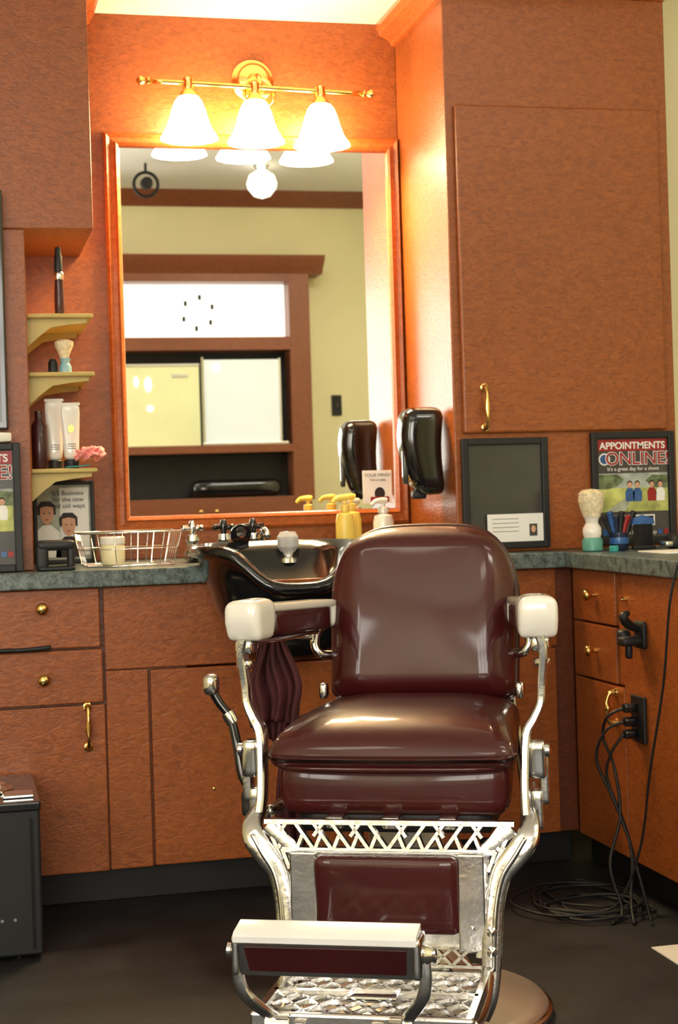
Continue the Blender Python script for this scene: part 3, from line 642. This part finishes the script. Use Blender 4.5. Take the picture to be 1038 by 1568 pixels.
for s in (-1,1):
    A=Vector((s*.288,-.215,.845)); B=Vector((s*.222,.20,.826)); d=(A-B); ang=math.atan2(d.y,d.x)+math.pi/2
    mid=lambda t:B+d*t
    L=d.length; tx=math.atan2(d.z,L)
    rbox('arm_rim',mid(.45)+Vector((0,0,.020)),(.034,L*.49,.009),.008,PORC,ch,7,rot=(-tx,0,ang))
    rbox('arm_pad',mid(.42)+Vector((0,0,-.010)),(.032,L*.37,.026),.010,LEATH,ch,7,rot=(-tx,0,ang))
    def dc(p):
        return (p.x*(1-.05*max(0,-p.z/.036)),p.y*(1-.25*max(0,-p.z/.036)),p.z+.006*(1-(p.x/.04)**2))
    rbox('arm_cap',mid(.95)+Vector((0,0,-.006)),(.0385,.052,.040),.017,PORC,ch,9,deform=dc,rot=(0,0,ang))
    rbox('arm_rear_cap',mid(.0)+Vector((0,0,-.002)),(.033,.016,.030),.014,PORC,ch,7,rot=(0,0,ang))
    tube('arm_underbar',[mid(.98)+Vector((0,0,-.046)),mid(.6)+Vector((0,0,-.045)),mid(.1)+Vector((0,0,-.04))],.008,CHROME,ch,8)
    fl=(1.9,.85,(0,1,0))
    tube('front_post',[(s*.292,-.215,.806),(s*.298,-.215,.775),(s*.293,-.212,.72),(s*.290,-.212,.68),(s*.277,-.215,.650),(s*.262,-.222,.62),(s*.258,-.235,.56),(s*.258,-.245,.50),(s*.262,-.262,.455)],[.012,.011,.010,.010,.011,.012,.011,.011,.012],CAST,ch,12,flat=fl,sq=3.5)
    rbox('post_bracket',(s*.292,-.20,.79),(.018,.03,.014),.007,CHROME,ch,5)
    lathe('post_collar',[(.014,-.008),(.017,-.004),(.017,.004),(.014,.008)],(s*.294,-.214,.755),CHROME,ch,seg=18)
    tube('rear_post',[(s*.205,.26,.80),(s*.196,.27,.74),(s*.190,.25,.68),(s*.195,.22,.62),(s*.215,.14,.54),(s*.235,.0,.49),(s*.245,-.08,.455)],[.010,.012,.010,.010,.012,.012,.012],CAST,ch,10,flat=(1.6,.8,(0,1,0)),sq=3)
    tube('rear_elbow',[(s*.215,.20,.800),(s*.234,.19,.785),(s*.238,.18,.755),(s*.226,.18,.735),(s*.205,.20,.73)],[.011,.011,.010,.010,.010],CHROME,ch,10)
    rbox('rear_stub',(s*.216,.16,.655),(.010,.014,.018),.008,CHROME,ch,5)
    tube('side_rail',[(s*.245,.10,.46),(s*.252,0,.455),(s*.258,-.20,.46)],.012,CAST,ch,8)
    rbox('hinge_block',(s*.282,-.225,.572),(.016,.022,.036),.008,CHROME,ch,6)
    rbox('hinge_block',(s*.293,-.215,.535),(.009,.016,.050),.005,CAST,ch,5)
    rbox('lower_block',(s*.278,-.215,.475),(.012,.018,.038),.006,CAST,ch,5)
    lathe('hinge_bolt',[(.013,0),(.013,.008),(.006,.012),(0,.012)],(s*.297,-.235,.590),CHROME,ch,(0,s*math.pi/2,0),14)
tube('lever',[(-.383,-.15,.70),(-.368,-.15,.672),(-.345,-.15,.640),(-.330,-.16,.59),(-.318,-.17,.53),(-.300,-.18,.50)],[.010,.009,.009,.010,.010,.009],BLACK,ch,10)
rbox('lever_knob',(-.383,-.15,.708),(.016,.018,.022),.014,CHROME,ch,6)
lathe('lever_collar',[(.013,-.012),(.014,0),(.013,.012)],(-.345,-.15,.64),CHROME,ch,(.0,-.5,0),14)
rbox('lever_box',(-.30,-.18,.475),(.014,.02,.025),.006,BLACKM,ch,4)
# leg frame
def lp(x,z,o=0): return (x,-.300-.13*(.465-z)-o,z)
for s in (-1,1):
    tube('leg_strut',[(s*.262,-.255,.478),(s*.268,-.285,.455),(s*.260,-.302,.430),lp(s*.236,.400),lp(s*.214,.37),lp(s*.201,.32),lp(s*.196,.26),lp(s*.194,.21),lp(s*.190,.15),(s*.178,-.33,.105)],[.012,.016,.020,.020,.018,.017,.017,.016,.013,.008],CAST,ch,16,flat=(1.15,.75,(1,0,0)),sq=3.5)
    tube('leg_ridge',[lp(s*.262,.440,.014),lp(s*.240,.405,.016),lp(s*.218,.37,.015),lp(s*.206,.32,.014),lp(s*.201,.26,.014),lp(s*.199,.20,.013)],[.004,.005,.005,.005,.005,.004],CHROME,ch,8)
    tube('gusset',[lp(s*.235,.455),lp(s*.212,.435),lp(s*.186,.412),lp(s*.178,.385),lp(s*.178,.30),lp(s*.178,.22)],[.010,.010,.010,.009,.009,.009],CAST,ch,12,flat=(1.4,.7,(1,0,0)),sq=3)
    for z in (.27,.235): lathe('leg_bolt',[(.010,0),(.010,.006),(0,.010)],lp(s*.197,z,.012),CHROME,ch,(math.pi/2,0,0),14)
    lathe('panel_screw',[(.005,0),(.004,.003),(0,.004)],(s*.160,-.336,.275),CHROME,ch,(math.pi/2,0,0),10)
    box('side_plate',(s*.160-.026,s*.160+.026,-.336,-.324,.228,.412),CAST,ch,.004)
bars('apron_rails',[(lp(-.240,.462),lp(.240,.462)),(lp(-.205,.410),lp(.205,.410))],.013,.014,(0,-1,.13),CAST,ch)
segs=[]
N_=12; x0=-.215; dx=.43/N_
for k in range(N_):
    a=x0+k*dx; b=a+dx
    if k<N_/2: segs+= [(lp(a,.460),lp(b,.412))]
    else: segs+= [(lp(b,.460),lp(a,.412))]
    if k%2==0: segs.append((lp(a,.436),lp(a+dx*.5,.460)) if k<N_/2 else (lp(b,.436),lp(b-dx*.5,.460)))
    segs.append((lp(b-dx*.1,.413),lp(a+dx*.62,.437)) if k>=N_/2 else (lp(a+dx*.1,.413),lp(a+dx*.38,.437)))
bars('apron_lattice',segs,.0095,.012,(0,-1,.13),CAST,ch)
bars('apron_drop',[(lp(s*.205,.412),lp(s*.190,.375)) for s in (-1,1)]+[(lp(s*.225,.435),lp(s*.205,.390)) for s in (-1,1)],.010,.012,(0,-1,.13),CAST,ch)
rbox('leg_panel',(0,-.329,.333),(.136,.016,.074),.013,LEATH,ch,9,rot=(math.radians(7),0,0))
box('panel_backing',(-.16,.16,-.325,-.318,.235,.412),CAST,ch,.002)
segs=[]
for k in range(9):
    a=-.155+k*.0345; segs+=[(lp(a,.236),lp(a+.034,.205)),(lp(a+.034,.236),lp(a,.205))]
segs+=[(lp(-.18,.236),lp(.18,.236)),(lp(-.19,.203),lp(.19,.203))]
bars('lower_lattice',segs,.008,.010,(0,-1,.13),CAST,ch)
gz=.188; y0,y1=-.345,-.61
segs=[((-.185,y0,gz),(.185,y0,gz)),((-.19,y1,gz),(.19,y1,gz)),((-.185,y0,gz),(-.185,y1,gz)),((.185,y0,gz),(.185,y1,gz)),((-.185,(y0+y1)/2,gz),(.185,(y0+y1)/2,gz))]
bars('foot_grille_frame',segs,.018,.018,(0,0,1),CAST,ch)
segs=[]
for r_ in range(4):
    ya=y0+(y1-y0)*r_/4; yb=y0+(y1-y0)*(r_+1)/4
    for k in range(8):
        a=-.18+k*.045; segs+=[((a,ya,gz),(a+.045,yb,gz)),((a+.045,ya,gz),(a,yb,gz))]
bars('foot_grille_lattice',segs,.0070,.008,(0,0,1),CAST,ch)
box('grille_front_lip',(-.195,.195,-.622,-.606,.160,.200),CAST,ch,.005)
rbox('grille_badge',(0,-.49,.196),(.045,.03,.004),.0035,CHROME,ch,4)
for s in (-1,1):
    tube('grille_support',[lp(s*.187,.20),(s*.188,-.42,.165),(s*.188,-.52,.165),(s*.19,-.60,.18)],[.014,.013,.012,.011],CAST,ch,8)
    tube('base_strut',[(s*.11,-.34,.19),(s*.08,-.22,.16),(s*.05,-.10,.14)],.014,CAST,ch,8)
# footrest
FOX=-.034; FW=.148
prism('footrest_top',[(-.688,.378),(-.735,.370),(-.743,.364),(-.742,.354),(-.734,.350),(-.688,.356)],'X',FOX-FW-.005,FOX+FW+.005,ENAM,ch)
prism('footrest_frame',[(-.735,.352),(-.690,.356),(-.670,.304),(-.700,.288),(-.712,.292)],'X',FOX-FW,FOX+FW,CHROME,ch)
W2=FW-.012
mk('footrest_pad',[(FOX-W2,-.7365,.345),(FOX+W2,-.7365,.345),(FOX+W2-.004,-.716,.300),(FOX-W2+.004,-.716,.300),(FOX-W2,-.725,.345),(FOX+W2,-.725,.345),(FOX+W2-.004,-.705,.300),(FOX-W2+.004,-.705,.300)],[(0,1,2,3),(4,5,6,7),(0,1,5,4),(1,2,6,5),(2,3,7,6),(3,0,4,7)],LEATH2,ch,smooth=False)
for s in (-1,1):
    X=FOX+s*(FW+.004)
    rbox('footrest_end',(X,-.702,.330),(.007,.034,.034),.006,CHROME,ch,5)
    lathe('footrest_knob',[(.014,0),(.017,.006),(.011,.014),(.013,.020),(0,.022)],(X+s*.005,-.685,.325),CHROME,ch,(0,s*math.pi/2,0),16)
    tube('footrest_arm',[(X+s*.006,-.69,.330),(X+s*.008,-.69,.290),(X+s*.002,-.685,.258),(X-s*.012,-.675,.235),(X-s*.028,-.655,.213),(X-s*.036,-.625,.193)],[.008,.009,.010,.010,.010,.011],CAST,ch,12,flat=(1.1,.8,(1,0,0)),sq=3)
    lathe('footrest_hinge',[(.016,-.022),(.018,-.02),(.018,.02),(.016,.022)],(X-s*.045,-.632,.185),CHROME,ch,(0,math.pi/2,0),18)
    lathe('hinge_cap',[(.013,-.01),(.014,0),(.013,.01)],(X-s*.085,-.632,.182),CHROME,ch,(0,math.pi/2,0),18)
# cape hanging from chair side
def cloth(name,x0,x1,z0,z1,y,amp,pl,narrow_top=.5,ph=0):
    nu,nv_=60,24; vs=[];fs=[]
    for j in range(nv_+1):
        v=j/nv_; w=narrow_top+(1-narrow_top)*min(1,v*1.8)
        xc=(x0+x1)/2
        for i in range(nu+1):
            u=i/nu; x=xc+(u-.5)*(x1-x0)*w
            vs.append((x+.006*math.sin(v*7+u*5),y+amp*math.sin(u*pl+ph+v*1.2)*(0.5+.5*v)+.5*amp*math.sin(u*pl*2.3),z0+(z1-z0)*v*(1-.10*math.sin(u*math.pi*1.0+ph))))
    for j in range(nv_):
        for i in range(nu):
            a=j*(nu+1)+i; fs.append((a,a+1,a+nu+2,a+nu+1))
    o=mk(name,vs,fs,CLOTH,ch); m=o.modifiers.new('s','SOLIDIFY'); m.thickness=.003; return o
cloth('cape_fold',-.385,-.262,.775,.575,.13,.014,17,.55)
cloth('cape_fold',-.365,-.285,.765,.53,.155,.012,14,.6,1.5)
cloth('cape_tail',-.335,-.27,.60,.21,.17,.012,11,.9,.7)
tube('cape_hook',[(-.235,.14,.775),(-.28,.12,.780),(-.33,.12,.782),(-.37,.12,.785)],.006,CHROME,ch,8)

w=bpy.data.worlds.new('world'); scene.world=w; w.use_nodes=True
w.node_tree.nodes['Background'].inputs[0].default_value=(1,.9,.75,1); w.node_tree.nodes['Background'].inputs[1].default_value=.3

# ------------------------------------------------------------------ camera
th=math.radians(13.5); ro=.03
F=Vector((math.sin(th),math.cos(th),0)); R0=Vector((math.cos(th),-math.sin(th),0)); U=Vector((0,0,1))
cr_=(R0*math.cos(ro)-U*math.sin(ro)); cu=(U*math.cos(ro)+R0*math.sin(ro))
m=Matrix((( cr_.x,cu.x,-F.x,0),(cr_.y,cu.y,-F.y,0),(cr_.z,cu.z,-F.z,1.09),(0,0,0,1)))
cd=bpy.data.cameras.new('camera'); co=bpy.data.objects.new('camera',cd); COL.objects.link(co); co.matrix_world=m
cd.sensor_fit='VERTICAL'; cd.sensor_height=24; cd.sensor_width=16; cd.lens=2450/1568*24; cd.shift_y=-29/1568
cd.dof.use_dof=True; cd.dof.focus_distance=3.15; cd.dof.aperture_fstop=5.6
cd.clip_start=.05
scene.camera=co
